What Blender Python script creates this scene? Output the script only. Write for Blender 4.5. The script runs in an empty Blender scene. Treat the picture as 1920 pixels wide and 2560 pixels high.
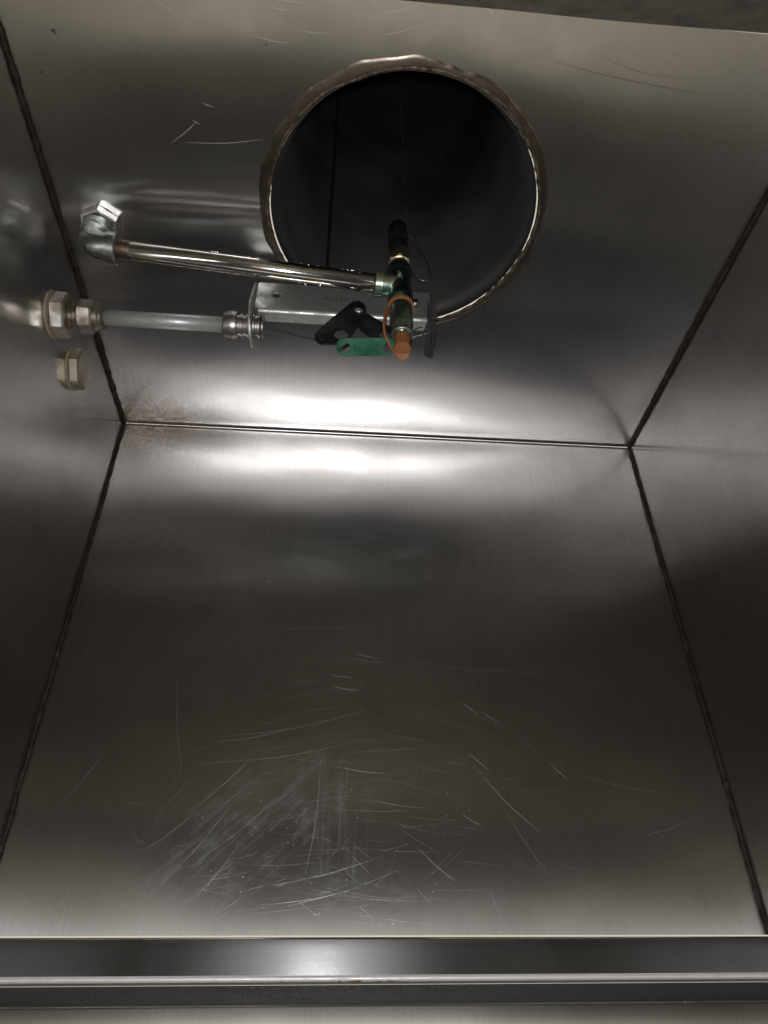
import bpy, bmesh, math, random
from mathutils import Vector, Matrix, noise
random.seed(7)
SC = bpy.context.scene
COL = SC.collection
R = math.radians

# ------------------------------------------------------------------ camera
XV = Vector((0.99666875, -0.08108067, -0.00879421))   # camera right  in world (x along bend, y towards corner, z up)
DN = Vector((0.04081363, 0.58921689, -0.80694344))    # camera down
FW = Vector((0.07060921, 0.80389638, 0.59056325))     # camera forward
F = 1745.0
cam = bpy.data.cameras.new('camera')
camo = bpy.data.objects.new('camera', cam); COL.objects.link(camo)
m = Matrix.Identity(4)
for i in range(3):
    m[i][0] = XV[i]; m[i][1] = -DN[i]; m[i][2] = -FW[i]
camo.matrix_world = m
cam.sensor_fit = 'HORIZONTAL'; cam.sensor_width = 24; cam.lens = 24 * F / 1920
cam.clip_start = 0.01; cam.clip_end = 100
SC.camera = camo

def ray(px, py):
    return XV * (px - 960) + DN * (py - 1280) + FW * F
def at(px, py, x=None, y=None, z=None):
    r = ray(px, py)
    if x is not None: return r * (x / r.x)
    if y is not None: return r * (y / r.y)
    return r * (z / r.z)

# ------------------------------------------------------------------ world: the dim room below and behind
w = bpy.data.worlds.new('World'); SC.world = w; w.use_nodes = True
nt = w.node_tree; N = nt.nodes; L = nt.links
for n in list(N): N.remove(n)
out = N.new('ShaderNodeOutputWorld'); bg = N.new('ShaderNodeBackground')
tc = N.new('ShaderNodeTexCoord'); sp = N.new('ShaderNodeSeparateXYZ')
L.new(tc.outputs['Generated'], sp.inputs[0])
def mr(src, a, b, c=0.0, d=1.0, t='SMOOTHSTEP'):
    n = N.new('ShaderNodeMapRange'); n.interpolation_type = t
    n.inputs[1].default_value = a; n.inputs[2].default_value = b
    n.inputs[3].default_value = c; n.inputs[4].default_value = d
    L.new(src, n.inputs[0]); return n.outputs[0]
a1 = mr(sp.outputs['Y'], -0.05, 0.12)
a2a = mr(sp.outputs['Z'], -0.30, -0.18)
a2b = mr(sp.outputs['Z'], 0.122, 0.142, 1.0, 0.0)
mx2 = N.new('ShaderNodeMath'); mx2.operation = 'MULTIPLY'; L.new(a2a, mx2.inputs[0]); L.new(a2b, mx2.inputs[1]); mx3 = N.new('ShaderNodeMath'); mx3.operation = 'MULTIPLY'; mx3.inputs[1].default_value = 0.72; L.new(mx2.outputs[0], mx3.inputs[0]); a2 = mx3.outputs[0]
mx = N.new('ShaderNodeMath'); mx.operation = 'MAXIMUM'; L.new(a1, mx.inputs[0]); L.new(a2, mx.inputs[1])
cr = N.new('ShaderNodeMix'); cr.data_type = 'RGBA'
cr.inputs[6].default_value = (0.018, 0.020, 0.022, 1)
cr.inputs[7].default_value = (0.50, 0.455, 0.365, 1)
L.new(mx.outputs[0], cr.inputs[0])
L.new(cr.outputs[2], bg.inputs[0]); bg.inputs[1].default_value = 1.3
L.new(bg.outputs[0], out.inputs[0])

# ------------------------------------------------------------------ the phone's flash beside the lens
fl = bpy.data.lights.new('flash_lamp', 'SPOT')
fl.energy = 14.0; fl.shadow_soft_size = 0.006; fl.spot_size = R(150); fl.spot_blend = 1.0
fl.color = (0.985, 0.975, 1.0)
flo = bpy.data.objects.new('flash_lamp', fl); COL.objects.link(flo)
mm = m.copy(); mm.translation = -DN * 0.016 + XV * 0.002
flo.matrix_world = mm

SC.view_settings.view_transform = 'Standard'; SC.view_settings.look = 'None'
SC.view_settings.exposure = 0; SC.view_settings.gamma = 1
SC.render.engine = 'CYCLES'
SC.cycles.use_denoising = True
SC.cycles.max_bounces = 10; SC.cycles.glossy_bounces = 8
SC.cycles.sample_clamp_indirect = 6
SC.cycles.blur_glossy = 0.3

# ------------------------------------------------------------------ materials
def newmat(name):
    mt = bpy.data.materials.new(name); mt.use_nodes = True
    t = mt.node_tree
    for n in list(t.nodes): t.nodes.remove(n)
    return mt, t
class G:
    def __init__(s, t): s.t = t
    def n(s, typ, **kw):
        x = s.t.nodes.new(typ)
        for k, v in kw.items(): setattr(x, k, v)
        return x
    def l(s, a, b): s.t.links.new(a, b)
    def setin(s, node, key, v):
        if isinstance(v, (int, float, tuple)): node.inputs[key].default_value = v
        else: s.l(v, node.inputs[key])
    def coord(s, which='Object', scale=(1, 1, 1), rot=(0, 0, 0), loc=(0, 0, 0)):
        tc = s.n('ShaderNodeTexCoord'); mp = s.n('ShaderNodeMapping')
        mp.inputs['Scale'].default_value = scale; mp.inputs['Rotation'].default_value = rot
        mp.inputs['Location'].default_value = loc
        s.l(tc.outputs[which], mp.inputs[0]); return mp.outputs[0]
    def noise(s, vec, scale, detail=3, rough=0.55, dist=0.0):
        x = s.n('ShaderNodeTexNoise'); s.l(vec, x.inputs['Vector'])
        x.inputs['Scale'].default_value = scale; x.inputs['Detail'].default_value = detail
        x.inputs['Roughness'].default_value = rough; x.inputs['Distortion'].default_value = dist
        return x.outputs['Fac']
    def mr(s, src, a, b, c=0.0, d=1.0, smooth=True):
        x = s.n('ShaderNodeMapRange'); x.interpolation_type = 'SMOOTHSTEP' if smooth else 'LINEAR'
        for i, v in ((1, a), (2, b), (3, c), (4, d)): x.inputs[i].default_value = v
        s.l(src, x.inputs[0]); return x.outputs[0]
    def math(s, op, a, b=0.0, c=0.0):
        x = s.n('ShaderNodeMath', operation=op)
        s.setin(x, 0, a); s.setin(x, 1, b); s.setin(x, 2, c); return x.outputs[0]
    def mix(s, f, a, b):
        x = s.n('ShaderNodeMix', data_type='RGBA')
        s.setin(x, 0, f)
        s.setin(x, 6, a if not isinstance(a, tuple) or len(a) == 4 else a + (1,))
        s.setin(x, 7, b if not isinstance(b, tuple) or len(b) == 4 else b + (1,))
        return x.outputs[2]
    def bump(s, h, strength, dist, normal=None):
        x = s.n('ShaderNodeBump'); s.l(h, x.inputs['Height'])
        x.inputs['Strength'].default_value = strength; x.inputs['Distance'].default_value = dist
        if normal is not None: s.l(normal, x.inputs['Normal'])
        return x.outputs['Normal']

def steel_sheet(name, grain, tangent, col=(0.52, 0.508, 0.495), r1=0.11, r2=0.36, wide=0.66, an=0.5, an2=0.63, soft=0.09, seed=0.0, extra=None, streak=0.06):
    """brushed stainless: a narrow mirror lobe and a wide anisotropic one; grain = mapping scale along the brushing"""
    mt, t = newmat(name); g = G(t)
    vg = g.coord('Object', scale=grain, loc=(seed, seed, seed))
    vo = g.coord('Object', loc=(seed, seed * 2, seed))
    ng = g.noise(vg, 1.0, 4, 0.65)
    nb = g.noise(vo, 9.0, 4, 0.6)
    nf = g.noise(vo, 220.0, 2, 0.6)
    bmp = g.bump(ng, 0.22, 0.00002)
    colr = g.mix(g.mr(nb, 0.35, 0.7), col, tuple(c * 0.86 for c in col))
    colr = g.mix(g.mr(ng, 0.3, 0.7, 0, 0.10), colr, tuple(c * 0.75 for c in col))
    tan = g.n('ShaderNodeCombineXYZ')
    for i in range(3): tan.inputs[i].default_value = tangent[i]
    def gloss(ro, an):
        x = g.n('ShaderNodeBsdfAnisotropic', distribution='BECKMANN')
        g.setin(x, 'Color', colr); g.setin(x, 'Roughness', ro)
        x.inputs['Anisotropy'].default_value = an
        g.l(bmp, x.inputs['Normal']); g.l(tan.outputs[0], x.inputs['Tangent'])
        return x.outputs[0]
    ro1 = g.mr(nb, 0.3, 0.75, r1 * 0.85, r1 * 1.25)
    s1 = gloss(ro1, an); s2 = gloss(r2, an2); s3 = gloss(0.38, 0.38)
    wf = g.math('ADD', g.mr(ng, 0.35, 0.75, wide * 0.92, wide * 1.08), g.mr(nf, 0.45, 0.8, 0.0, 0.05))
    ms = g.n('ShaderNodeMixShader'); g.l(wf, ms.inputs[0]); g.l(s1, ms.inputs[1]); g.l(s2, ms.inputs[2])
    m3 = g.n('ShaderNodeMixShader'); m3.inputs[0].default_value = soft; g.l(ms.outputs[0], m3.inputs[1]); g.l(s3, m3.inputs[2])
    res = m3.outputs[0]
    if extra: res = extra(g, res, vo)
    o = g.n('ShaderNodeOutputMaterial'); g.l(res, o.inputs[0])
    return mt

def film(g, base, mask, col, rough=0.6):
    """a matte deposit lying over the sheet where mask is high"""
    d = g.n('ShaderNodeBsdfPrincipled')
    g.setin(d, 'Base Color', col + (1,) if len(col) == 3 else col)
    d.inputs['Roughness'].default_value = 0.9; d.inputs['Specular IOR Level'].default_value = 0.1
    ms = g.n('ShaderNodeMixShader'); g.l(mask, ms.inputs[0]); g.l(base, ms.inputs[1]); g.l(d.outputs[0], ms.inputs[2])
    return ms.outputs[0]

def spot_mask(g, vo, c, r, soft=1.0):
    """soft ellipsoid mask around world point c with radii r"""
    mp = g.n('ShaderNodeMapping'); mp.vector_type = 'POINT'
    tc = g.n('ShaderNodeTexCoord'); g.l(tc.outputs['Object'], mp.inputs[0])
    mp.inputs['Scale'].default_value = tuple(1 / k for k in r)
    mp.inputs['Location'].default_value = tuple(-a / k for a, k in zip(c, r))
    ln = g.n('ShaderNodeVectorMath', operation='LENGTH'); g.l(mp.outputs[0], ln.inputs[0])
    return g.mr(ln.outputs['Value'], 0.0, 1.0, 1.0, 0.0)

def metal(name, col, rough, metallic=1.0, dirt=None, dirt_amt=0.4, bumpd=0.0002, bscale=160, coat=0.0, dscale=60, spec=0.5):
    mt, t = newmat(name); g = G(t)
    vo = g.coord('Object')
    n1 = g.noise(vo, dscale, 4, 0.6); n2 = g.noise(vo, bscale, 3, 0.6)
    p = g.n('ShaderNodeBsdfPrincipled')
    c = col
    if dirt: c = g.mix(g.mr(n1, 0.52 - dirt_amt * 0.3, 0.75 - dirt_amt * 0.2), col, dirt)
    else: c = g.mix(g.mr(n1, 0.3, 0.7), col, tuple(k * 0.85 for k in col))
    g.setin(p, 'Base Color', c)
    g.setin(p, 'Roughness', g.mr(n1, 0.3, 0.75, rough * 0.8, min(1, rough * 1.5)))
    p.inputs['Metallic'].default_value = metallic
    p.inputs['Specular IOR Level'].default_value = spec
    p.inputs['Coat Weight'].default_value = coat; p.inputs['Coat Roughness'].default_value = 0.08
    g.l(g.bump(n2, 0.5, bumpd), p.inputs['Normal'])
    o = g.n('ShaderNodeOutputMaterial'); g.l(p.outputs[0], o.inputs[0])
    return mt

# box dimensions (metres)
XL, XR = -0.3138, 0.4498
YD, ZH = 0.7776, 0.7146
YN, ZB = 0.2236, 0.0676
HC = Vector((0.0620, 0.4230)); HR = 0.1475

def corner_dirt(g, res, vo):
    n = g.noise(vo, 130, 5, 0.75); n2 = g.noise(vo, 330, 3, 0.7)
    m1 = spot_mask(g, vo, (XL + 0.03, YD, ZH), (0.20, 0.13, 0.11))
    k = g.math('MULTIPLY', m1, g.mr(g.math('ADD', n, g.math('MULTIPLY', n2, 0.6)), 0.58, 0.92))
    res = film(g, res, g.math("MULTIPLY", k, 0.82), (0.15, 0.10, 0.055))
    # tiny pits over the sheet near the bend
    n3 = g.noise(vo, 420, 2, 0.5)
    m2 = spot_mask(g, vo, (0.07, YD, ZH), (0.45, 0.14, 0.14))
    k2 = g.math('MULTIPLY', m2, g.mr(n3, 0.72, 0.78))
    return film(g, res, k2, (0.05, 0.04, 0.035))

def wall_smears(g, res, vo):
    # wiped, dried residue: streaks running diagonally in the lower left, vertical ones in the middle
    def streak(c, r, ang, sc, lo, hi, amt, res, col=(0.42, 0.43, 0.45)):
        tc = g.n('ShaderNodeTexCoord'); mp = g.n('ShaderNodeMapping')
        sb = g.n('ShaderNodeVectorMath', operation='SUBTRACT'); g.l(tc.outputs['Object'], sb.inputs[0])
        sb.inputs[1].default_value = c
        rt = g.n('ShaderNodeVectorRotate', rotation_type='Y_AXIS'); g.l(sb.outputs[0], rt.inputs['Vector'])
        rt.inputs['Angle'].default_value = ang
        sx = g.n('ShaderNodeVectorMath', operation='MULTIPLY'); g.l(rt.outputs[0], sx.inputs[0])
        sx.inputs[1].default_value = (1 / r[0], 0, 1 / r[1])
        ln = g.n('ShaderNodeVectorMath', operation='LENGTH'); g.l(sx.outputs[0], ln.inputs[0])
        mk = g.mr(ln.outputs['Value'], 0.1, 1.0, 1.0, 0.0)
        s2 = g.n('ShaderNodeVectorMath', operation='MULTIPLY'); g.l(rt.outputs[0], s2.inputs[0])
        s2.inputs[1].default_value = sc
        nn = g.noise(s2.outputs[0], 1.0, 5, 0.7, 0.4)
        nz = g.noise(vo, 35, 4, 0.7)
        k = g.math('MULTIPLY', mk, g.mr(g.math('ADD', nn, g.math('MULTIPLY', g.math('SUBTRACT', nz, 0.3), 0.7)), lo, hi))
        return film(g, res, g.math('MULTIPLY', k, amt), col, 0.5)
    c = at(560, 2160, y=YD)
    res = streak(tuple(c), (0.20, 0.085), R(42), (9, 1, 190), 0.56, 0.95, 0.26, res)
    c = at(830, 2130, y=YD)
    res = streak(tuple(c), (0.055, 0.13), 0.0, (240, 1, 7), 0.58, 1.0, 0.20, res)
    c = at(900, 2240, y=YD)
    res = streak(tuple(c), (0.22, 0.035), R(-8), (10, 1, 330), 0.55, 0.95, 0.22, res)
    c = at(900, 1350, y=YD)
    res = streak(tuple(c), (0.28, 0.10), R(3), (8, 1, 260), 0.60, 0.9, 0.14, res)
    n3 = g.noise(vo, 300, 2, 0.5)
    m2 = spot_mask(g, vo, tuple(at(560, 2200, y=YD)), (0.3, 0.3, 0.16))
    return film(g, res, g.math('MULTIPLY', g.math('MULTIPLY', m2, g.mr(n3, 0.73, 0.77)), 0.5), (0.6, 0.6, 0.6))

def wall_extra(g, res, vo):
    return wall_smears(g, corner_dirt(g, res, vo), vo)

GR_H = (4, 500, 500)
M_ceil = steel_sheet('ceiling_steel', (420, 5, 420), (0, 1, 0), seed=1.3, r1=0.22, an=0.70, r2=0.40, an2=0.58, wide=0.44, soft=0.09, extra=corner_dirt)
M_wall = steel_sheet('wall_steel', (420, 420, 5), (0, 0, 1), seed=4.1, r1=0.22, an=0.70, r2=0.40, an2=0.58, wide=0.52, soft=0.08, extra=wall_extra)
M_side = steel_sheet('side_steel', (420, 420, 5), (0, 0, 1), seed=7.7)
M_rail = steel_sheet('rail_steel', (3, 600, 600), (1, 0, 0), seed=2.2, r1=0.10, r2=0.235, an=0.4, an2=0.42, wide=0.10, soft=0.16, col=(0.56, 0.56, 0.555))
M_low = steel_sheet('lower_steel', (420, 420, 5), (0, 0, 1), seed=9.2, col=(0.50, 0.485, 0.44), soft=0.2)
M_front = metal('greasy_steel', (0.24, 0.215, 0.175), 0.66, dirt=(0.13, 0.118, 0.10), bumpd=0.0001, bscale=60, dscale=25)
M_recess = metal('recess_shade', (0.035, 0.035, 0.034), 0.6, metallic=0.0, bumpd=0.00001, spec=0.2, dscale=500)  # near-black stands in for the shade in the gap under the hem
M_hem = metal('hem_shine', (0.80, 0.79, 0.77), 0.42, bumpd=0.00003, metallic=0.3)  # whitish colour paints in the bright reflection along the steel hem
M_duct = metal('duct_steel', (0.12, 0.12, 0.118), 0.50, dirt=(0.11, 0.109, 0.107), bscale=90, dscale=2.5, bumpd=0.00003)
M_scrb = metal('bright_scratch', (0.60, 0.59, 0.57), 0.5, metallic=0.4)
M_seam = metal('seam_metal', (0.45, 0.45, 0.45), 0.45)
M_scr = metal('scratch_metal', (0.34, 0.335, 0.33), 0.48)
M_scrd = metal('dark_scratch', (0.10, 0.09, 0.08), 0.5)

def weld_mat(name, c1, c2, rough=0.45):
    mt, t = newmat(name); g = G(t); vo = g.coord('Object')
    n1 = g.noise(vo, 90, 5, 0.7); n2 = g.noise(vo, 420, 3, 0.6)
    p = g.n('ShaderNodeBsdfPrincipled')
    g.setin(p, 'Base Color', g.mix(g.mr(n1, 0.35, 0.68), c1, c2))
    p.inputs['Metallic'].default_value = 0.85
    g.setin(p, 'Roughness', g.mr(n2, 0.3, 0.7, rough * 0.7, rough * 1.3))
    g.l(g.bump(n2, 0.8, 0.0006, g.bump(n1, 0.6, 0.001)), p.inputs['Normal'])
    o = g.n('ShaderNodeOutputMaterial'); g.l(p.outputs[0], o.inputs[0]); return mt
M_weld = weld_mat('burnt_weld', (0.022, 0.018, 0.015), (0.055, 0.04, 0.03), 0.6)
M_rim = weld_mat('rim_weld', (0.05, 0.036, 0.028), (0.16, 0.125, 0.095), 0.62)
M_tint = metal('heat_tint', (0.12, 0.105, 0.085), 0.34, dirt=(0.08, 0.06, 0.045), dirt_amt=0.5, bumpd=0.0002)

M_chrome = metal('chrome_pipe', (0.80, 0.78, 0.75), 0.12, dirt=(0.62, 0.56, 0.46), dirt_amt=0.3, bumpd=0.00012, bscale=120)
M_thread = metal('rusty_thread', (0.26, 0.23, 0.19), 0.4, dirt=(0.15, 0.09, 0.06), dirt_amt=0.5, bumpd=0.0004)
M_elbow = metal('elbow_zinc', (0.44, 0.48, 0.45), 0.30, dirt=(0.28, 0.30, 0.27), bumpd=0.0001)
M_tee = metal('tee_black_green', (0.020, 0.032, 0.030), 0.30, dirt=(0.04, 0.09, 0.075), dirt_amt=0.05, metallic=0.8, coat=0.3)
M_tee2 = metal('worn_number', (0.22, 0.24, 0.19), 0.4)
M_teeb = metal('tee_verdigris', (0.14, 0.32, 0.26), 0.30, dirt=(0.46, 0.40, 0.27), dirt_amt=0.6, metallic=0.9)
M_noz = metal('nozzle_olive', (0.07, 0.09, 0.065), 0.30, dirt=(0.16, 0.22, 0.10), dirt_amt=0.1, metallic=0.8, coat=0.4)
M_black = metal('black_rubber', (0.008, 0.008, 0.008), 0.18, metallic=0.0, coat=0.5, bumpd=0.0002)
M_brass = metal('dull_brass', (0.50, 0.41, 0.26), 0.34, dirt=(0.26, 0.20, 0.13))
M_steelnut = metal('nut_steel', (0.44, 0.43, 0.41), 0.42, dirt=(0.30, 0.25, 0.19), dirt_amt=0.5, bumpd=0.0004)
M_nutbright = metal('bright_nut', (0.85, 0.84, 0.83), 0.22, bumpd=0.0003)
M_brownnut = metal('nut_brown', (0.34, 0.32, 0.29), 0.38, dirt=(0.20, 0.165, 0.125), dirt_amt=0.6)
M_tan = metal('tan_gasket', (0.24, 0.20, 0.14), 0.55, metallic=0.2, bumpd=0.0005)
M_plug = metal('plug_tan', (0.36, 0.33, 0.27), 0.42, dirt=(0.36, 0.31, 0.22), bumpd=0.0005)
M_galv = metal('galvanised', (0.36, 0.37, 0.365), 0.48, dirt=(0.29, 0.295, 0.26), dirt_amt=0.5, metallic=0.55, bumpd=0.0003, bscale=260)
M_brk = metal('bracket_zinc', (0.44, 0.46, 0.44), 0.42, dirt=(0.30, 0.31, 0.28), dirt_amt=0.5, metallic=0.8, bumpd=0.0006, bscale=300)
M_slate = metal('slate_tab', (0.17, 0.18, 0.19), 0.42, dirt=(0.10, 0.105, 0.11), metallic=0.8)
M_brkd = metal('bracket_brown', (0.26, 0.23, 0.21), 0.4, dirt=(0.15, 0.12, 0.10), dirt_amt=0.5, metallic=0.8)
M_arm = metal('arm_black', (0.022, 0.022, 0.024), 0.36, dirt=(0.05, 0.045, 0.042), dirt_amt=0.2, metallic=0.7, bumpd=0.0004)
M_pewter = metal('compression_nut', (0.32, 0.30, 0.29), 0.36, dirt=(0.16, 0.13, 0.11), dirt_amt=0.4)
M_green = metal('green_link', (0.008, 0.082, 0.036), 0.55, metallic=0.0, spec=0.25, dirt=(0.007, 0.065, 0.03), dirt_amt=0.3, bumpd=0.0004, bscale=220)
M_orange = metal('orange_rubber', (0.21, 0.085, 0.030), 0.6, metallic=0.0, spec=0.25, dirt=(0.21, 0.075, 0.024), dirt_amt=0.3)
M_wire = metal('steel_wire', (0.35, 0.34, 0.33), 0.3)
M_wired = metal('dark_wire', (0.10, 0.095, 0.09), 0.35)
M_rust = metal('rust', (0.20, 0.095, 0.04), 0.8, metallic=0.0, bumpd=0.001)
M_drop = metal('water_drop', (0.6, 0.6, 0.6), 0.05)

# ------------------------------------------------------------------ object helpers
def link(name, bm, mats, parent=None, smooth=True, label=None):
    me = bpy.data.meshes.new(name); bm.normal_update(); bm.to_mesh(me); bm.free()
    for mt in (mats if isinstance(mats, (list, tuple)) else [mats]): me.materials.append(mt)
    if smooth:
        for p in me.polygons: p.use_smooth = True
    o = bpy.data.objects.new(name, me); COL.objects.link(o)
    if parent:
        o.parent = parent; o.matrix_parent_inverse = Matrix.Identity(4)
        rt = parent
        off = Vector((0, 0, 0))
        while rt: off += rt.location; rt = rt.parent
        o.location = -off
    if label: o['label'] = label
    return o
def sharp(o, ang=35):
    me = o.data
    bm = bmesh.new(); bm.from_mesh(me)
    for e in bm.edges:
        if len(e.link_faces) == 2 and e.calc_face_angle(0) > R(ang): e.smooth = False
    bm.to_mesh(me); bm.free(); return o
def thing(name, loc, label, cat, group=None):
    o = bpy.data.objects.new(name, None); COL.objects.link(o); o.location = loc
    o.empty_display_size = 0.02
    o['label'] = label; o['category'] = cat
    if group: o['group'] = group
    return o
def basis(d):
    d = d.normalized(); a = Vector((0, 0, 1)) if abs(d.z) < 0.9 else Vector((0, 1, 0))
    u = a.cross(d).normalized(); return u, d.cross(u), d
def lathe(bm, p, d, prof, segs=48, rot=0.0, mi=0, caps=True):
    """prof: list of (t along d, radius)"""
    u, v, d = basis(d); rings = []
    for t, r in prof:
        rings.append([bm.verts.new(p + d * t + u * (r * math.cos(rot + 2 * math.pi * k / segs)) + v * (r * math.sin(rot + 2 * math.pi * k / segs))) for k in range(segs)])
    for a, b in zip(rings, rings[1:]):
        for k in range(segs):
            f = bm.faces.new((a[k], a[(k + 1) % segs], b[(k + 1) % segs], b[k])); f.material_index = mi
    if caps:
        bm.faces.new(rings[0][::-1]).material_index = mi; bm.faces.new(rings[-1]).material_index = mi
def hexnut(bm, p, d, r, h, rot=0.0, ch=0.12, mi=0):
    """six-sided nut with chamfered ends (intersection look through cut corners)"""
    c = r * ch
    lathe(bm, p, d, [(0, r * 0.90), (c * 0.5, r), (h - c * 0.5, r), (h, r * 0.90)], 6, rot, mi)
def tube(bm, pts, r, segs=16, caps=True, closed=False, radii=None, mi=0):
    n = len(pts); rings = []; pu = None
    for i, p in enumerate(pts):
        if closed: d = pts[(i + 1) % n] - pts[i - 1]
        else: d = pts[min(i + 1, n - 1)] - pts[max(i - 1, 0)]
        d.normalize()
        if pu is None: u, v, _ = basis(d)
        else:
            u = (pu - d * pu.dot(d)).normalized(); v = d.cross(u)
        pu = u
        rr = radii[i] if radii else r
        rings.append([bm.verts.new(p + u * (rr * math.cos(2 * math.pi * k / segs)) + v * (rr * math.sin(2 * math.pi * k / segs))) for k in range(segs)])
    prs = list(zip(rings, rings[1:]))
    if closed: prs.append((rings[-1], rings[0]))
    for a, b in prs:
        for k in range(segs):
            bm.faces.new((a[k], a[(k + 1) % segs], b[(k + 1) % segs], b[k])).material_index = mi
    if caps and not closed: bm.faces.new(rings[0][::-1]); bm.faces.new(rings[-1])
def spline(pts, n=10):
    """Catmull-Rom through pts"""
    P = [pts[0]] + list(pts) + [pts[-1]]; o = []
    for i in range(1, len(P) - 2):
        for k in range(n):
            t = k / n; a, b, c, d = P[i - 1], P[i], P[i + 1], P[i + 2]
            o.append(0.5 * ((2 * b) + (c - a) * t + (2 * a - 5 * b + 4 * c - d) * t * t + (3 * b - a - 3 * c + d) * t ** 3))
    o.append(pts[-1].copy()); return o
def grid(bm, fn, nu, nv, mi=0):
    vs = [[bm.verts.new(fn(i / nu, j / nv)) for i in range(nu + 1)] for j in range(nv + 1)]
    for j in range(nv):
        for i in range(nu):
            bm.faces.new((vs[j][i], vs[j][i + 1], vs[j + 1][i + 1], vs[j + 1][i])).material_index = mi
    return vs
def plate(name, O, U, V, loops, thick, mat, parent, bevel=0.0004, label=None, cent=True):
    """a plate cut from loops (first = outline, rest = holes) of (u, v) in metres, centred on its plane"""
    cu = bpy.data.curves.new(name, 'CURVE'); cu.dimensions = '2D'; cu.fill_mode = 'BOTH'
    cu.extrude = max(thick / 2 - bevel, 0.00005); cu.bevel_depth = bevel; cu.bevel_resolution = 2; cu.offset = -bevel
    for lp in loops:
        s = cu.splines.new('POLY'); s.points.add(len(lp) - 1)
        for q, (a, b) in zip(s.points, lp): q.co = (a, b, 0, 1)
        s.use_cyclic_u = True
    return curve_mesh(cu, name, O, U, V, mat, parent, label)
def curve_mesh(cu, name, O, U, V, mat, parent, label=None):
    tmp = bpy.data.objects.new('tmp', cu); COL.objects.link(tmp)
    bpy.context.view_layer.update()
    me = bpy.data.meshes.new_from_object(tmp.evaluated_get(bpy.context.evaluated_depsgraph_get()))
    bpy.data.objects.remove(tmp)
    U = U.normalized(); W = U.cross(V).normalized(); V = W.cross(U)
    M = Matrix((U, V, W)).transposed().to_4x4(); M.translation = O
    me.transform(M)
    bm = bmesh.new(); bm.from_mesh(me); bmesh.ops.remove_doubles(bm, verts=bm.verts, dist=1e-6)
    bpy.data.meshes.remove(me)
    return link(name, bm, mat, parent, smooth=False, label=label)
def circ(cx, cy, r, n=28, ry=None, rev=False):
    ry = ry or r
    p = [(cx + r * math.cos(2 * math.pi * k / n), cy + ry * math.sin(2 * math.pi * k / n)) for k in range(n)]
    return p[::-1] if rev else p
def capsule(p, q, r1, r2=None, n=14):
    """outline round two 2D points with end radii"""
    r2 = r2 or r1
    a = math.atan2(q[1] - p[1], q[0] - p[0]); o = []
    for k in range(n + 1):
        t = a + math.pi / 2 + math.pi * k / n; o.append((p[0] + r1 * math.cos(t), p[1] + r1 * math.sin(t)))
    for k in range(n + 1):
        t = a - math.pi / 2 + math.pi * k / n; o.append((q[0] + r2 * math.cos(t), q[1] + r2 * math.sin(t)))
    return o
def text3d(s, size, O, U, V, mat, parent, name='lettering', ext=0.0002, space=1.0):
    cu = bpy.data.curves.new(name, 'FONT'); cu.body = s; cu.size = size; cu.extrude = ext
    cu.align_x = 'CENTER'; cu.align_y = 'CENTER'; cu.space_character = space
    return curve_mesh(cu, name, O, U, V, mat, parent)

# ------------------------------------------------------------------ the hood box
hood = thing('exhaust_hood', ((XL + XR) / 2, YD, ZB), 'inside of a welded brushed stainless steel exhaust hood with a round duct hole', 'exhaust hood')

def sm(t): t = max(0.0, min(1.0, t)); return t * t * (3 - 2 * t)
def edge(x):  # 0 at the welded side edges, 1 in the middle
    t = (x - XL) / (XR - XL); return math.sin(math.pi * max(0, min(1, t))) ** 0.7
DIH = 0.0016
KN = [(-0.32, 0.0), (-0.26, 1.55), (-0.19, 1.6), (-0.10, 1.2), (-0.01, 0.92), (0.08, 1.0), (0.19, 1.35), (0.30, 1.25), (0.38, 0.8), (0.455, 0.0)]
def kx(x):
    for (a, p), (b, q) in zip(KN, KN[1:]):
        if x <= b: return p + (q - p) * sm((x - a) / (b - a))
    return 0.0
def dz_ceil(x, y):
    """oil-canning of the ceiling sheet (down is negative)"""
    s = max(0.0, YD - y); e = edge(x)
    d = -DIH * kx(x) * math.sin(math.pi * min(1, s / 0.24)) * (1 if s < 0.24 else 0)
    d += 0.0003 * e * math.sin(2.1 * x * 9 + 3.0) * math.sin(min(1, s / 0.55) * math.pi)
    d += 0.0005 * e * (noise.noise(Vector((x * 3.5, y * 4.5, 1.7))))* min(1, s / 0.08)
    d += 0.00022 * noise.noise(Vector((x * 9.0, y * 15.0, 11.3))) * min(1, s / 0.05) * min(1, e * 3)
    return d
def dy_wall(x, z):
    s = max(0.0, ZH - z); e = edge(x)
    d = -DIH * kx(x) * math.sin(math.pi * min(1, s / 0.24)) * (1 if s < 0.24 else 0)
    d += 0.0007 * e * (noise.noise(Vector((x * 4.0, z * 4.0, 6.7)))) * min(1, s / 0.08)
    lo = max(0, 1 - (z - ZB) / 0.16)
    d -= 0.0034 * (e - 0.55) * lo * lo
    d += 0.00022 * noise.noise(Vector((x * 9.0, z * 15.0, 11.3))) * min(1, s / 0.05) * min(1, e * 3)
    return d
RB = 0.006     # bend radius

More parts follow.
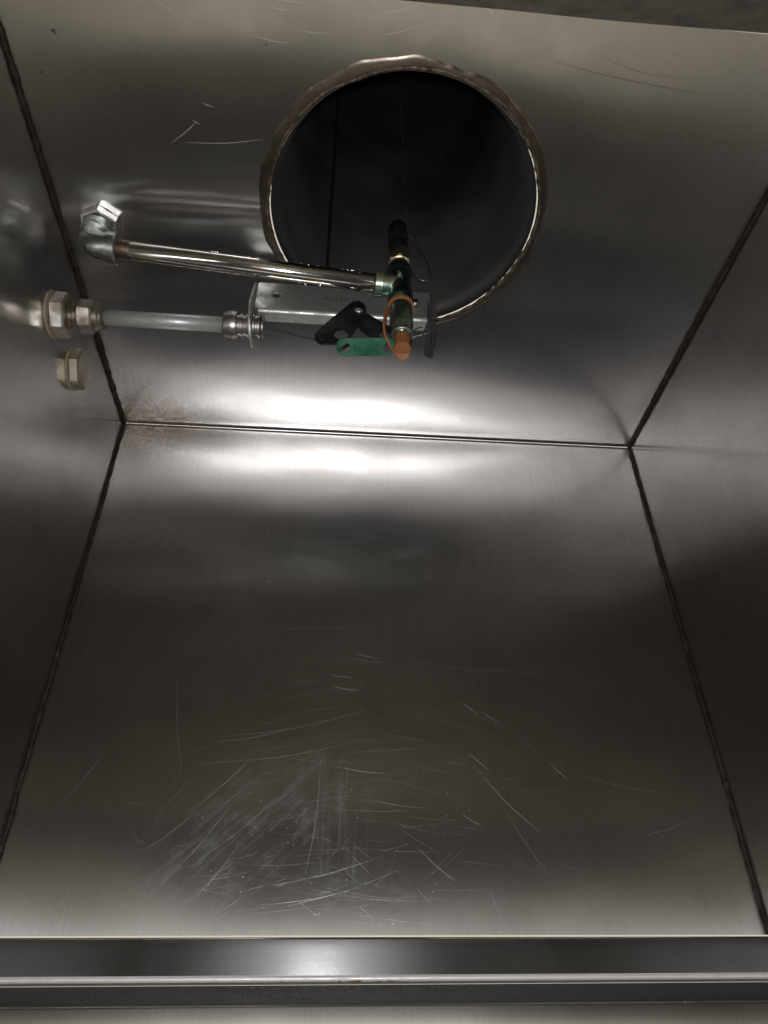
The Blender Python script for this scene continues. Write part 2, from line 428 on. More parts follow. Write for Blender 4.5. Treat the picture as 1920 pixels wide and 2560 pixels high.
bm = bmesh.new()      # ceiling: rings round the hole that open out to the rectangle
NA = 240
rect = (XL, XR, YN, YD - RB)
def outer(a):
    dx, dy = math.cos(a), math.sin(a); t = 1e9
    if dx > 1e-9: t = min(t, (rect[1] - HC.x) / dx)
    if dx < -1e-9: t = min(t, (rect[0] - HC.x) / dx)
    if dy > 1e-9: t = min(t, (rect[3] - HC.y) / dy)
    if dy < -1e-9: t = min(t, (rect[2] - HC.y) / dy)
    return HC + Vector((dx, dy)) * t
angs = [2 * math.pi * k / NA for k in range(NA)]
for cx, cy in ((rect[0], rect[2]), (rect[1], rect[2]), (rect[0], rect[3]), (rect[1], rect[3])):
    angs.append(math.atan2(cy - HC.y, cx - HC.x) % (2 * math.pi))
angs = sorted(set(angs))
NR = 60; rings = []
for j in range(NR + 1):
    f = j / NR; row = []
    for a in angs:
        p0 = HC + Vector((math.cos(a), math.sin(a))) * HR; p = p0.lerp(outer(a), f)
        row.append(bm.verts.new((p.x, p.y, ZH + dz_ceil(p.x, p.y) * sm((p - HC).length / HR * 2 - 2.0 + 0.3))))
    rings.append(row)
for A, B in zip(rings, rings[1:]):
    for k in range(len(angs)):
        k2 = (k + 1) % len(angs); bm.faces.new((A[k], B[k], B[k2], A[k2]))

def scratch(bm, surf, pts, wd, mi):
    """a hair-thin scratch lying on the sheet; pts are pixels of the photograph turned into points of the surface"""
    P = spline([Vector(surf(*p)) for p in pts], 6); n = len(P)
    wd *= 0.42
    nrm = Vector((0, 0, -1)) if surf is on_ceil else Vector((0, -1, 0))
    vs = []
    for i, p in enumerate(P):
        d = (P[min(i + 1, n - 1)] - P[max(i - 1, 0)]).normalized(); s = d.cross(nrm)
        k = wd * 0.5 * (0.15 + math.sin(math.pi * i / (n - 1)))
        q = p + nrm * 0.00015
        vs.append((bm.verts.new(q - s * k), bm.verts.new(q + s * k)))
    for a, b in zip(vs, vs[1:]):
        f = bm.faces.new((a[0], a[1], b[1], b[0])); f.material_index = mi
def on_ceil(px, py):
    p = at(px, py, z=ZH); return Vector((p.x, p.y, ZH + dz_ceil(p.x, p.y)))
def on_wall(px, py):
    p = at(px, py, y=YD); return Vector((p.x, YD + dy_wall(p.x, p.z), p.z))
def arcs(bm, surf, x, y, ln, ang, wd, mi, bend=0.06):
    a = R(ang); dx, dy = math.cos(a) * ln / 2, math.sin(a) * ln / 2
    nx, ny = -dy * bend, dx * bend
    scratch(bm, surf, [(x - dx, y - dy), (x + nx, y + ny), (x + dx, y + dy)], wd, mi)
# scratches seen on the ceiling sheet
for s in [(420, 20, 75, 38), (690, 18, 90, 12), (680, 98, 110, 12), (780, 78, 90, 6), (1000, 75, 120, -14), (1000, 22, 90, -16), (725, 0, 80, 10),
          (520, 262, 30, 22), (490, 305, 25, 30), (560, 352, 200, -2), (460, 330, 90, -40), (1230, 30, 60, 50)]:
    arcs(bm, on_ceil, *s, 0.0007, 3)
scratch(bm, on_ceil, [(1370, 148), (1500, 185), (1680, 222), (1770, 236)], 0.0007, 2)
scratch(bm, on_ceil, [(1500, 140), (1600, 180), (1690, 195)], 0.0005, 2)
for i in range(70):
    x, y = random.uniform(420, 1560), random.uniform(900, 1080)
    arcs(bm, on_ceil, x, y, random.uniform(10, 70), random.choice([8, 20, -35, -50, 5]) + random.uniform(-8, 8), 0.0003, 1)
for i in range(60):
    x, y = random.uniform(150, 1750), random.uniform(60, 850)
    if math.hypot(x - 1010, y - 500) < 380: continue
    arcs(bm, on_ceil, x, y, random.uniform(15, 110), random.gauss(15, 30), 0.00025, 1)
def speck(bm, surf, x, y, r, mi=2):
    c = surf(x, y); n = Vector((0, 0, -1)) if surf is on_ceil else Vector((0, -1, 0)); u = Vector((1, 0, 0)); v = n.cross(u)
    vs = [bm.verts.new(c + n * 0.00018 + (u * math.cos(a) + v * math.sin(a)) * r * random.uniform(0.6, 1.3)) for a in [k * math.pi / 4 for k in range(8)]]
    bm.faces.new(vs).material_index = mi
for x, y, r_ in [(133, 76, .0022), (138, 82, .0014), (104, 180, .0022), (245, 115, .0008), (665, 112, .0012), (918, 1015, .0012), (921, 1040, .0011), (925, 1043, .0009), (1400, 1080, .0012), (1405, 1083, .0010), (1392, 1086, .0008),
                 (1518, 1090, .0011), (1526, 1093, .0012), (1520, 1096, .0008), (390, 1010, .0014), (407, 1020, .0016), (380, 1000, .0010), (420, 1032, .0010)]: speck(bm, on_ceil, x, y, r_ * 0.8)
for i in range(120):
    x, y = random.gauss(360, 50), random.uniform(900, 1062)
    if x > 335 - (1062 - y) * 0.3: speck(bm, on_ceil, x, y, random.uniform(0.0003, 0.0008))
ceilo = link('ceiling_panel', bm, [M_ceil, M_scr, M_scrd, M_scrb], hood)

bm = bmesh.new()      # back sheet with the rolled bend at its top
prof = []
nb = 14
NV = 90
rows = []
NU = 110
for j in range(nb + 1):
    a = math.pi / 2 * j / nb
    rows.append(('b', a))
for j in range(1, NV + 1): rows.append(('w', j / NV))
vs = []
for kind, t in rows:
    row = []
    for i in range(NU + 1):
        x = XL + (XR - XL) * i / NU
        if kind == 'b':
            y = YD - RB + RB * math.sin(t); z = ZH - RB + RB * math.cos(t)
            row.append(bm.verts.new((x, y + dy_wall(x, z) * math.sin(t), z + dz_ceil(x, YD - RB) * math.cos(t))))
        else:
            z = (ZH - RB) + (ZB - (ZH - RB)) * t
            row.append(bm.verts.new((x, YD + dy_wall(x, z), z)))
    vs.append(row)
for A, B in zip(vs, vs[1:]):
    for i in range(NU): bm.faces.new((A[i], B[i], B[i + 1], A[i + 1]))
SW = [  # the clearest scratches on the back sheet: x, y, length, angle
 (920, 1640, 70, 12), (850, 1690, 60, 8), (860, 1720, 70, 10), (1175, 1770, 60, 38), (1200, 1905, 75, 40), (1225, 1792, 55, 36), (905, 1925, 130, 8),
 (1245, 2270, 110, 66), (1090, 2160, 130, 42), (1060, 2240, 60, 48), (1250, 2330, 50, 60), (1180, 2050, 60, 30), (1400, 1930, 60, 42), (1270, 2000, 240, 45), (1330, 2120, 240, 55),
 (980, 1330, 420, 8), (760, 1420, 500, 5), (1100, 1250, 140, 40), (1150, 1660, 420, 6), (1500, 1700, 260, 8), (800, 1560, 380, -3), (730, 1810, 380, -10), (700, 1880, 420, -8),
 (620, 1840, 200, -9), (880, 1640, 260, 10), (560, 1950, 260, -42), (480, 2120, 300, -48), (610, 2060, 220, -40), (420, 2080, 180, -36), (780, 2050, 330, -82),
 (300, 2250, 60, -60), (540, 2180, 180, -50), (1000, 2010, 160, 8), (1340, 1480, 200, 14), (450, 1800, 260, 88), (930, 2240, 300, 6), (1080, 2300, 400, 4), (210, 1940, 150, -50),
 (800, 2180, 330, -14), (860, 2220, 300, -18), (780, 2240, 280, -10), (1560, 1960, 250, 12), (1660, 2070, 200, -18)]
for k_, s in enumerate(SW): arcs(bm, on_wall, *s, 0.00055 if k_ > 13 else 0.00045, 1 if k_ > 13 else 3)
for i in range(34):      # long wiping arcs
    rr = random.uniform(420, 980); a0 = random.uniform(-150, -60); da = random.uniform(10, 45)
    P = [(900 + rr * math.cos(R(a0 + da * k / 4)), 2330 + rr * 0.9 * math.sin(R(a0 + da * k / 4))) for k in range(5)]
    if all(330 < p[0] < 1550 and 1250 < p[1] < 2320 for p in P): scratch(bm, on_wall, P, random.uniform(0.00012, 0.00032), 1)
for i in range(150):
    x, y = random.gauss(880, 260), random.uniform(1330, 2320)
    if not 320 < x < 1600: continue
    arcs(bm, on_wall, x, y, random.uniform(20, 240), (x - 950) * 0.03 + random.gauss(0, 6), random.uniform(0.00012, 0.0003), 1, 0.04)
for i in range(50):
    x, y = random.gauss(780, 230), random.uniform(2080, 2330)
    arcs(bm, on_wall, x, y, random.uniform(20, 160), random.choice([-14, -20, -45, 40, 8]) + random.gauss(0, 6), random.uniform(0.00015, 0.00035), 1, 0.04)
for i in range(90):
    x, y = random.uniform(250, 1850), random.uniform(1200, 2320)
    arcs(bm, on_wall, x, y, random.uniform(6, 60), random.choice([40, 50, -45, 10, 85]) + random.gauss(0, 10), random.uniform(0.00015, 0.0004), 1)
for i in range(150):     # dried specks
    x, y = random.gauss(620, 260), random.gauss(2150, 120)
    if i > 90: x, y = random.uniform(250, 1800), random.uniform(1200, 2320)
    if not (60 < x < 1850 and 1200 < y < 2330): continue
    c = on_wall(x, y); r = random.uniform(0.0002, 0.0006)
    v = [bm.verts.new(c + Vector((r * math.cos(a), -0.00015, r * 1.2 * math.sin(a)))) for a in [k * math.pi / 3 for k in range(6)]]
    bm.faces.new(v).material_index = 1
for i in range(50):
    x, y = random.uniform(330, 1500), random.uniform(1120, 1300); speck(bm, on_wall, x, y, random.uniform(0.0002, 0.0006))
wall = link('back_panel', bm, [M_wall, M_scr, M_scrd, M_scrb], hood)

def side(x0, sgn):
    bm = bmesh.new()
    def fn(u, v):
        z = ZB - 0.05 + (ZH - 0.0015 - ZB + 0.05) * v; y0 = -0.012 + 0.232 * max(0, (z - 0.345) / (ZH - 0.345)); y = y0 + (YD - 0.0015 - y0) * u
        e = math.sin(math.pi * u) * math.sin(math.pi * v)
        e2 = min(1, (YD - y) / 0.12, (ZH - z) / 0.12)
        return Vector((x0 + sgn * (0.0016 * e * math.sin(y * 7) + 0.0012 * e2 * noise.noise(Vector((y * 5, z * 5, x0 * 9)))), y, z))
    grid(bm, fn, 80, 80)
    return link('side_panel', bm, M_side, hood)
sl = side(XL, -1); sr = side(XR, 1)

# near, greasy front sheet leaning down towards the photographer
bm = bmesh.new()
A = Vector((0, YN + 0.0005, ZH + 0.0006)); B = Vector((0, -0.01, 0.345))
def fn(u, v):
    p = A.lerp(B, v); p.x = XL + (XR - XL) * u
    p.y += 0.0015 * noise.noise(Vector((u * 5, v * 5, 3))); return p
grid(bm, fn, 40, 40)
link('front_panel', bm, M_front, hood, label='dark greasy sheet above the near edge of the ceiling')

# duct collar above the hole
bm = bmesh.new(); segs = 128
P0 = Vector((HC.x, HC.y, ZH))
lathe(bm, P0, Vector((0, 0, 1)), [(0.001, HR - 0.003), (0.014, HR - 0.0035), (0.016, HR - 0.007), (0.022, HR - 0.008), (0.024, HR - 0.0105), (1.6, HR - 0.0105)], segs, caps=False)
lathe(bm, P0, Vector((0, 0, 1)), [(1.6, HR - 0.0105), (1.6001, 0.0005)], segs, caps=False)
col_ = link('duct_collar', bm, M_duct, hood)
bm = bmesh.new()  # the lapped seam running up the inside of the duct
for a0 in (R(128),):
    pts = [Vector((HC.x + (HR - 0.011) * math.cos(a0), HC.y + (HR - 0.011) * math.sin(a0), ZH + 0.026 + k * 0.02)) for k in range(75)]
    tube(bm, pts, 0.0022, 8)
link('duct_seam', bm, M_weld, col_)

bm = bmesh.new()  # rough welded seam catching the light at the back of the duct
xs = 0.086; ys = HC.y + math.sqrt((HR - 0.011) ** 2 - (xs - HC.x) ** 2)
P = [Vector((xs + 0.0006 * noise.noise(Vector((k * 0.7, 0, 0))), ys, ZH + 0.14 + 0.004 * k)) for k in range(110)]
tube(bm, P, 0.0015, 8, radii=[0.0012 * (0.6 + 0.9 * abs(noise.noise(Vector((k * 0.8, 3, 0))))) for k in range(110)])
link('duct_seam', bm, M_seam, col_)
# weld bead round the hole
bm = bmesh.new()
n = 360; mj = []; rad = []
for k in range(n):
    a = 2 * math.pi * k / n
    wv = noise.noise(Vector((math.cos(a) * 3.2, math.sin(a) * 3.2, 0.4))) * 0.0022 + noise.noise(Vector((math.cos(a) * 14, math.sin(a) * 14, 2))) * 0.0010
    mj.append(Vector((HC.x + (HR + wv) * math.cos(a), HC.y + (HR + wv) * math.sin(a), ZH - 0.0002)))
    rad.append(0.0021 + 0.0009 * noise.noise(Vector((math.cos(a) * 22, math.sin(a) * 22, 7))) + 0.0006 * noise.noise(Vector((a * 60, 0, 0))))
tube(bm, mj, 0.004, 12, closed=True, radii=rad)
rimo = link('weld_bead', bm, M_rim, hood, label='rough tan weld bead round the duct hole')
bm = bmesh.new()  # heat-tinted, slightly raised band outside it
vr = []
for k in range(n):
    a = 2 * math.pi * k / n; d = Vector((math.cos(a), math.sin(a), 0))
    wv = noise.noise(Vector((math.cos(a) * 4.2, math.sin(a) * 4.2, 9.4))) * 0.004 + 0.0012 * noise.noise(Vector((math.cos(a) * 16, math.sin(a) * 16, 1)))
    vr.append([bm.verts.new(P0 + d * (HR + q) + Vector((0, 0, zz * 0.5))) for q, zz in ((-0.002, -0.0022), (0.003, -0.0026), (0.0062 + wv * 0.7, -0.0016), (0.0092 + wv, -0.0002), (0.0098 + wv, 0.0008))])
for k in range(n):
    for j in range(4): bm.faces.new((vr[k][j], vr[k][j + 1], vr[(k + 1) % n][j + 1], vr[(k + 1) % n][j]))
link('heat_tint_band', bm, M_tint, rimo)

# burnt welds in the four inner corners
def corner_weld(A, B, r=0.0036, seed=0):
    bm = bmesh.new(); n = 170; P = []; rd = []
    for k in range(n + 1):
        t = k / n; p = A.lerp(B, t)
        q = Vector((noise.noise(Vector((t * 22, seed, 0))), noise.noise(Vector((t * 30, seed, 5))), noise.noise(Vector((t * 30, seed, 9))))) * 0.0011
        P.append(p + q); rd.append(r * (1 + 0.40 * noise.noise(Vector((t * 60, seed, 3))) + 0.15 * noise.noise(Vector((t * 160, seed, 8)))))
    tube(bm, P, r, 10, radii=rd)
    return link('weld_seam', bm, M_weld, hood)
o_ = 0.0012
for i, (x, s) in enumerate(((XL, 1), (XR, -1))):
    corner_weld(Vector((x + s * o_, -0.05, ZH - o_)) if False else Vector((x + s * o_, YN - 0.0, ZH - o_)), Vector((x + s * o_, YD - 0.002, ZH - o_)), 0.0030, i)
    corner_weld(Vector((x + s * o_, YD - o_, ZH - 0.004)), Vector((x + s * o_, YD - o_, ZB - 0.0)), 0.0028, i + 5)

# rail along the foot of the back sheet: pixel rows at x = 845 turned into depths
def rowp(py, y): return at(845, py, y=y)
bm = bmesh.new()
def extr(bm, prof, x0=XL + 0.001, x1=XR - 0.001, nx=60, wob=0.0):
    vs = []
    for (y, z) in prof:
        vs.append([bm.verts.new((x0 + (x1 - x0) * i / nx, y + wob * noise.noise(Vector((i * 0.15, y * 30, z * 30))), z)) for i in range(nx + 1)])
    for A, B in zip(vs, vs[1:]):
        for i in range(nx): bm.faces.new((A[i], B[i], B[i + 1], A[i + 1]))
yA = YD - 0.022
zt = rowp(2343, yA).z; zb = rowp(2438, yA - 0.0032).z
pr = [(YD - 0.002, ZB - 0.004), (yA + 0.002, zt - 0.0012), (yA + 0.0005, zt), (yA - 0.0004, zt - 0.0006), (yA - 0.0008, zt - 0.002)]
pr += [(yA - 0.001 - 0.0022 * k / 6, zt - 0.002 + (zb - zt + 0.002) * k / 6) for k in range(1, 7)]
# rolled hem
hr = 0.0026; cy, cz = yA - 0.0032 + hr * 0.25, zb - hr
pr2 = []
for k in range(1, 12):
    a = R(95 + 200 * k / 11); pr2.append((cy + hr * math.cos(a), cz + hr * math.sin(a)))
zc = cz - hr
pr2 += [(yA + 0.006, zc - 0.0002), (yA + 0.018, zc - 0.001)]
extr(bm, pr, wob=0.0002)
rail = link('drip_rail', bm, M_rail, hood, label='brushed rail with a rounded bright hem along the foot of the back panel')
bm = bmesh.new(); extr(bm, pr2, wob=0.0002); link('rolled_hem', bm, M_hem, rail)
# rust marks on the hem
bm = bmesh.new()
for (x0, x1, th) in ((845, 1000, 0.0016), (700, 722, 0.0012), (765, 790, 0.0010)):
    pts = [at(x0 + (x1 - x0) * k / 12, 2452, y=yA - 0.0046) for k in range(13)]
    tube(bm, [Vector((p.x, yA - 0.0036, cz - hr * 0.6 + 0.0003 * noise.noise(p * 300))) for p in pts], th, 8, radii=[th * (0.35 + 0.6 * abs(noise.noise(p * 220))) for p in pts])
link('rust_patch', bm, M_rust, rail)
# recess and lower sheet below the hem
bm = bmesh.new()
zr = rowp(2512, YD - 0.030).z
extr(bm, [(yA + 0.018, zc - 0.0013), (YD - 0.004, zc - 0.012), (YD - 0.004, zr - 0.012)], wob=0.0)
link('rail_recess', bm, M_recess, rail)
bm = bmesh.new()
extr(bm, [(YD - 0.005, zr + 0.0006), (YD - 0.029, zr + 0.0006), (YD - 0.0302, zr - 0.0002), (YD - 0.0305, zr - 0.0015), (YD - 0.030, -0.05)], wob=0.0004)
link('lower_panel', bm, M_low, hood)
M_kw = metal('kitchen_wall', (0.16, 0.155, 0.15), 0.45)
bm = bmesh.new(); grid(bm, lambda u, v: Vector((-1.6 + 3.4 * u, YD - 0.028, -0.54 + 0.485 * v)), 4, 4)
kw = link('wall', bm, M_kw); kw['kind'] = 'structure'

# ------------------------------------------------------------------ chrome pipe with elbow, tee and nozzle
zE, zT = 0.668, 0.648
pE = at(262, 628, z=zE); pT = at(1000, 716, z=zT)
pipe = thing('nozzle_pipe', at(240, 515, z=ZH), 'shiny steel pipe running from ceiling elbow to tee and nozzles below the duct hole', 'pipe')
dP = (pT - pE).normalized()
ce = at(232, 520, z=ZH); ce.z = ZH
vz = Vector((0, 0, 1))
el = Vector((ce.x, ce.y, zE)) # elbow corner
el = at(222, 612, z=zE - 0.002); ce = Vector((el.x + 0.001, el.y + 0.004, ZH))
dP = (pT - el).normalized()
bm = bmesh.new(); hexnut(bm, ce - vz * 0.010, vz, 0.0215, 0.0098, rot=R(-23), ch=0.06)
sharp(link('ceiling_nut', bm, M_nutbright, pipe, smooth=False), 20)
bm = bmesh.new(); lathe(bm, ce - vz * 0.0005, -vz, [(-0.0004, 0.0192), (0.0006, 0.0192), (0.0010, 0.0188), (0.0011, 0.015)], 48)
link('gasket', bm, M_rust, pipe)
# elbow: a bent tube with two collars
re = 0.0145
topv = Vector((ce.x, ce.y, ZH - 0.008))
bend = []
c0 = el + (topv - el).normalized() * 0.018; c1 = el + dP * 0.018
for k in range(13):
    t = k / 12; bend.append(c0 * (1 - t) ** 2 + el * 2 * t * (1 - t) + c1 * t * t)
pts = [topv] + [topv.lerp(c0, .5)] + bend + [el + dP * 0.024]
bm = bmesh.new(); tube(bm, pts, re, 40)
elb = link('elbow', bm, M_elbow, pipe)
bm = bmesh.new()
lathe(bm, el + dP * 0.020, dP, [(0, re - 0.0006), (0.0004, 0.0168), (0.0095, 0.0170), (0.0105, 0.0160), (0.0105, 0.008)], 48)
dU = (topv - c0).normalized()
lathe(bm, c0 + dU * 0.006, dU, [(0, re - 0.0006), (0.0004, 0.0164), (0.009, 0.0166), (0.010, 0.0155), (0.0101, 0.008)], 48)
sharp(link('elbow_collar', bm, M_elbow, elb), 40)
# thread and pipe
rp = 0.0098
bm = bmesh.new(); pr = []
for k in range(13):
    t = 0.030 + k * 0.0011; pr += [(t, rp * 1.00), (t + 0.00055, rp * 0.93)]
lathe(bm, el, dP, pr, 40)
link('thread', bm, M_thread, pipe); bm = bmesh.new()
Lp = (pT - el).length
t0 = Lp - 0.0245
pr = []
for k in range(6):
    t = t0 - 0.003 + k * 0.0011; pr += [(t, rp * 1.0), (t + 0.00055, rp * 0.93)]
lathe(bm, el, dP, pr, 40)
link('thread', bm, M_thread, pipe)
bm = bmesh.new(); lathe(bm, el, dP, [(0.0435, rp * 0.95), (0.0442, rp), (t0 - 0.004, rp), (t0 - 0.0034, rp * 0.95)], 64)
sharp(link('pipe', bm, M_chrome, pipe), 40)
# grease drips clinging to the pipe
bm = bmesh.new()
for i in range(70):
    t = random.uniform(0.12, Lp - 0.04); a = random.choice([random.gauss(-0.2, 0.35), random.gauss(2.4, 0.3)])
    u, v, d = basis(dP); p = el + d * t + u * (math.cos(a) * rp) + v * (math.sin(a) * rp)
    r = random.uniform(0.0004, 0.0011)
    mtx = Matrix.Translation(p) @ Matrix.Diagonal((random.uniform(1, 3.0), 1, 1, 1))
    bmesh.ops.create_icosphere(bm, subdivisions=2, radius=r, matrix=mtx)
link('grease_drops', bm, M_chrome, pipe)

# tee
ax = Vector((0, 0, 1)); ax = (at(990, 575, y=pT.y) - at(1000, 850, y=pT.y)).normalized()
def vz_at(py):  # height along the vertical fitting at a picture row
    p = at(998, py, y=pT.y); return (p - pT).dot(ax)
rt_ = 0.0122
bm = bmesh.new()
zl, zh = vz_at(752), vz_at(676)
lathe(bm, pT, ax, [(zl, rt_ * 0.8), (zl, rt_ * 1.10), (zl + 0.007, rt_ * 1.12), (zl + 0.009, rt_), (zh - 0.010, rt_), (zh - 0.008, rt_ * 1.12), (zh - 0.001, rt_ * 1.12), (zh, rt_ * 1.05), (zh, rt_ * 0.8)], 56)
tee = sharp(link('tee', bm, M_tee, pipe), 40)
bm = bmesh.new()
lathe(bm, pT, -dP, [(0.004, rt_ * 0.9), (0.016, rt_ * 0.98), (0.018, rt_ * 1.0), (0.019, rt_ * 1.10), (0.0265, rt_ * 1.10), (0.0272, rt_ * 1.04), (0.0272, rt_ * 0.7)], 56)
sharp(link('tee_branch', bm, M_teeb, tee, label='branch of the tee with pale green and gold tarnish'), 40)
# embossed 304 running up the tee
U_ = ax; O_ = pT - Vector((0, 1, 0)) * (rt_ - 0.0001) + ax * 0.004 + Vector((-0.001, 0, 0))
text3d('304', 0.010, O_, U_, Vector((-1, 0, 0)), M_tee2, tee, name='embossed_number', ext=0.0007)
# brass bushing and black capped upper nozzle
bm = bmesh.new()
z1, z2 = vz_at(664), vz_at(640)
lathe(bm, pT, ax, [(zh - 0.001, 0.0108), (z1, 0.0108), (z1 + 0.001, 0.0122), (z1 + 0.003, 0.0122), (z1 + 0.0035, 0.0112)], 48)
hexnut(bm, pT + ax * (z1 + 0.0035), ax, 0.0128, z2 - z1 + 0.001, rot=R(30))
sharp(link('brass_bushing', bm, M_brass, pipe, smooth=True), 30)
z3, z4 = vz_at(634), vz_at(566)
bm = bmesh.new()
k0 = z2 + 0.004
lathe(bm, pT, ax, [(k0 - 0.001, 0.0095), (k0, 0.0118), (k0 + 0.016, 0.0120), (k0 + 0.0165, 0.0112), (k0 + 0.020, 0.0112), (k0 + 0.0205, 0.0117), (z4 - 0.006, 0.0113), (z4 - 0.002, 0.0100), (z4, 0.0075), (z4 + 0.0002, 0.003)], 48)
topn = sharp(link('upper_nozzle', bm, M_black, pipe, label='black capped nozzle pointing up into the duct'), 50)
bm = bmesh.new()
for k in range(2):
    q = pT + ax * (k0 + 0.005 + 0.004 * k) - Vector((0.004, 0.0112, 0))
    tube(bm, [q, q + Vector((0.007, -0.001, 0.003))], 0.0004, 6)
link('raised_mark', bm, M_arm, topn)
# retaining wire loop
yw = pT.y
wl = [at(px, py, y=yw + dy) for px, py, dy in ((1021, 590, 0), (1038, 605, .003), (1056, 632, .006), (1070, 662, .006), (1077, 684, .004), (1075, 696, .002), (1066, 701, 0), (1050, 699, 0), (1036, 690, 0), (1027, 668, 0), (1022, 652, 0))]
bm = bmesh.new(); tube(bm, spline(wl, 8), 0.00042, 8)
link('retaining_wire', bm, M_wire, topn)

# lower nozzle with orange strap and cap
noz_top = zl
z5, z6, z7, z8, z9 = vz_at(768), vz_at(816), vz_at(828), vz_at(842), vz_at(872)
bm = bmesh.new()
lathe(bm, pT, ax, [(zl + 0.001, 0.0098), (z5, 0.0110), (z5 - 0.001, 0.0122), (z6, 0.0122), (z6 - 0.003, 0.0118), (z7 - 0.002, 0.0092), (z7 - 0.0028, 0.0092), (z7 - 0.003, 0.0100), (z8 + 0.001, 0.0100), (z8, 0.0092), (z8 - 0.001, 0.0074)][::-1], 48)
noz = sharp(link('lower_nozzle', bm, M_noz, pipe), 30)
bm = bmesh.new()
lathe(bm, pT, ax, [(z7 - 0.0035, 0.0104), (z7 - 0.0045, 0.0108), (z7 - 0.0062, 0.0108), (z7 - 0.0070, 0.0102)][::-1], 48)
link('nozzle_ring', bm, M_steelnut, noz)
bm = bmesh.new()
lathe(bm, pT, ax, [(z8 + 0.0005, 0.0078), (z9 + 0.002, 0.0082), (z9 + 0.0005, 0.0086), (z9, 0.0084), (z9 - 0.0005, 0.0060), (z9 - 0.0006, 0.002)][::-1], 40)
# pull tab: a little triangular tip hanging from the cap
q = pT + ax * z9
tri = [q + Vector((-0.0078, 0.004, 0.0006)), q + Vector((0.0078, 0.004, 0.0006)), q + Vector((0.0062, 0.0095, -0.0030)), q + Vector((0.0, 0.0115, -0.0060)), q + Vector((-0.0030, 0.0105, -0.0040))]
a = [bm.verts.new(p) for p in tri]; b = [bm.verts.new(p + Vector((0, 0.0022, 0.0016))) for p in tri]
bm.faces.new(a); bm.faces.new(b[::-1])
for k in range(5): bm.faces.new((a[k], b[k], b[(k + 1) % 5], a[(k + 1) % 5]))
cap = sharp(link('blow_off_cap', bm, M_orange, noz, label='orange rubber cap with a pointed tab'), 40)
bm = bmesh.new()
lathe(bm, pT, ax, [(z5 + 0.0038, 0.0118), (z5 + 0.0030, 0.0138), (z5 - 0.0004, 0.0140), (z5 - 0.0012, 0.0120)][::-1], 48)
st = [at(px, py, y=pT.y + d) for px, py, d in ((972, 770, -.010), (965, 785, -.012), (961, 810, -.012), (962, 832, -.010), (968, 852, -.006), (978, 872, -.002), (985, 880, .002))]
S = spline(st, 8); n = len(S); vs = []
for i, p in enumerate(S):
    d = (S[min(i + 1, n - 1)] - S[max(i - 1, 0)]).normalized(); s_ = Vector((0.35, 1, 0.1)).normalized(); nn = d.cross(s_).normalized()
    vs.append([bm.verts.new(p + s_ * (0.0032 * k) + nn * (0.0008 * j)) for k, j in ((-1, -1), (1, -1), (1, 1), (-1, 1))])
for A_, B_ in zip(vs, vs[1:]):
    for k in range(4): bm.faces.new((A_[k], A_[(k + 1) % 4], B_[(k + 1) % 4], B_[k]))
sharp(link('cap_strap', bm, M_orange, noz), 50)

# ------------------------------------------------------------------ conduit from the side wall
cY, cZ = 0.512, 0.6235
c_w = Vector((XL, cY, cZ)); ex = Vector((1, 0, 0))
cond = thing('conduit', c_w, 'dull galvanised conduit screwed through the left side wall with stacked hex nuts', 'conduit')
bm = bmesh.new(); lathe(bm, c_w, ex, [(0.0, 0.0258), (0.0018, 0.0258), (0.0026, 0.0245), (0.0030, 0.012)], 40)
link('gasket', bm, M_tan, cond)
bm = bmesh.new(); hexnut(bm, c_w + ex * 0.0030, ex, 0.0245, 0.0155, rot=R(20), ch=0.16)
sharp(link('lock_nut', bm, M_steelnut, cond, smooth=False), 20)
bm = bmesh.new()
lathe(bm, c_w, ex, [(0.018, 0.0140), (0.021, 0.0152), (0.0225, 0.0135), (0.024, 0.0150), (0.026, 0.0155), (0.0275, 0.0140), (0.029, 0.0148)], 40)
hexnut(bm, c_w + ex * 0.029, ex, 0.0182, 0.016, rot=R(20), ch=0.2)
lathe(bm, c_w, ex, [(0.045, 0.0155), (0.047, 0.0160), (0.0505, 0.0155), (0.0520, 0.0140), (0.0545, 0.0140), (0.0555, 0.0128), (0.0555, 0.008)], 40)
sharp(link('compression_fitting', bm, M_brownnut, cond), 28)
xe = at(560, 812, y=cY).x
bm = bmesh.new(); lathe(bm, c_w, ex, [(0.050, 0.0086), (xe - XL + 0.006, 0.0086)], 48)
link('conduit_tube', bm, M_galv, cond)
# nut at the bracket end
bm = bmesh.new(); e0 = xe - XL
lathe(bm, c_w, ex, [(e0 - 0.001, 0.0108), (e0 + 0.001, 0.0145), (e0 + 0.005, 0.0158), (e0 + 0.0115, 0.0162), (e0 + 0.0150, 0.0150), (e0 + 0.0155, 0.0122), (e0 + 0.0185, 0.0122), (e0 + 0.0188, 0.0132), (e0 + 0.0215, 0.0132), (e0 + 0.0218, 0.0120), (e0 + 0.0245, 0.0120), (e0 + 0.0250, 0.0135), (e0 + 0.0290, 0.0140)], 48)
sharp(link('coupling_nut', bm, M_pewter, cond), 30)
bm = bmesh.new()
lathe(bm, c_w, ex, [(e0 + 0.0325, 0.0145), (e0 + 0.0345, 0.0145), (e0 + 0.0350, 0.0125), (e0 + 0.0375, 0.0125), (e0 + 0.038, 0.0138), (e0 + 0.0400, 0.0138), (e0 + 0.0403, 0.0118), (e0 + 0.0420, 0.0130), (e0 + 0.0435, 0.0130), (e0 + 0.0436, 0.006)], 48)
sharp(link('lock_ring', bm, M_pewter, cond), 30)

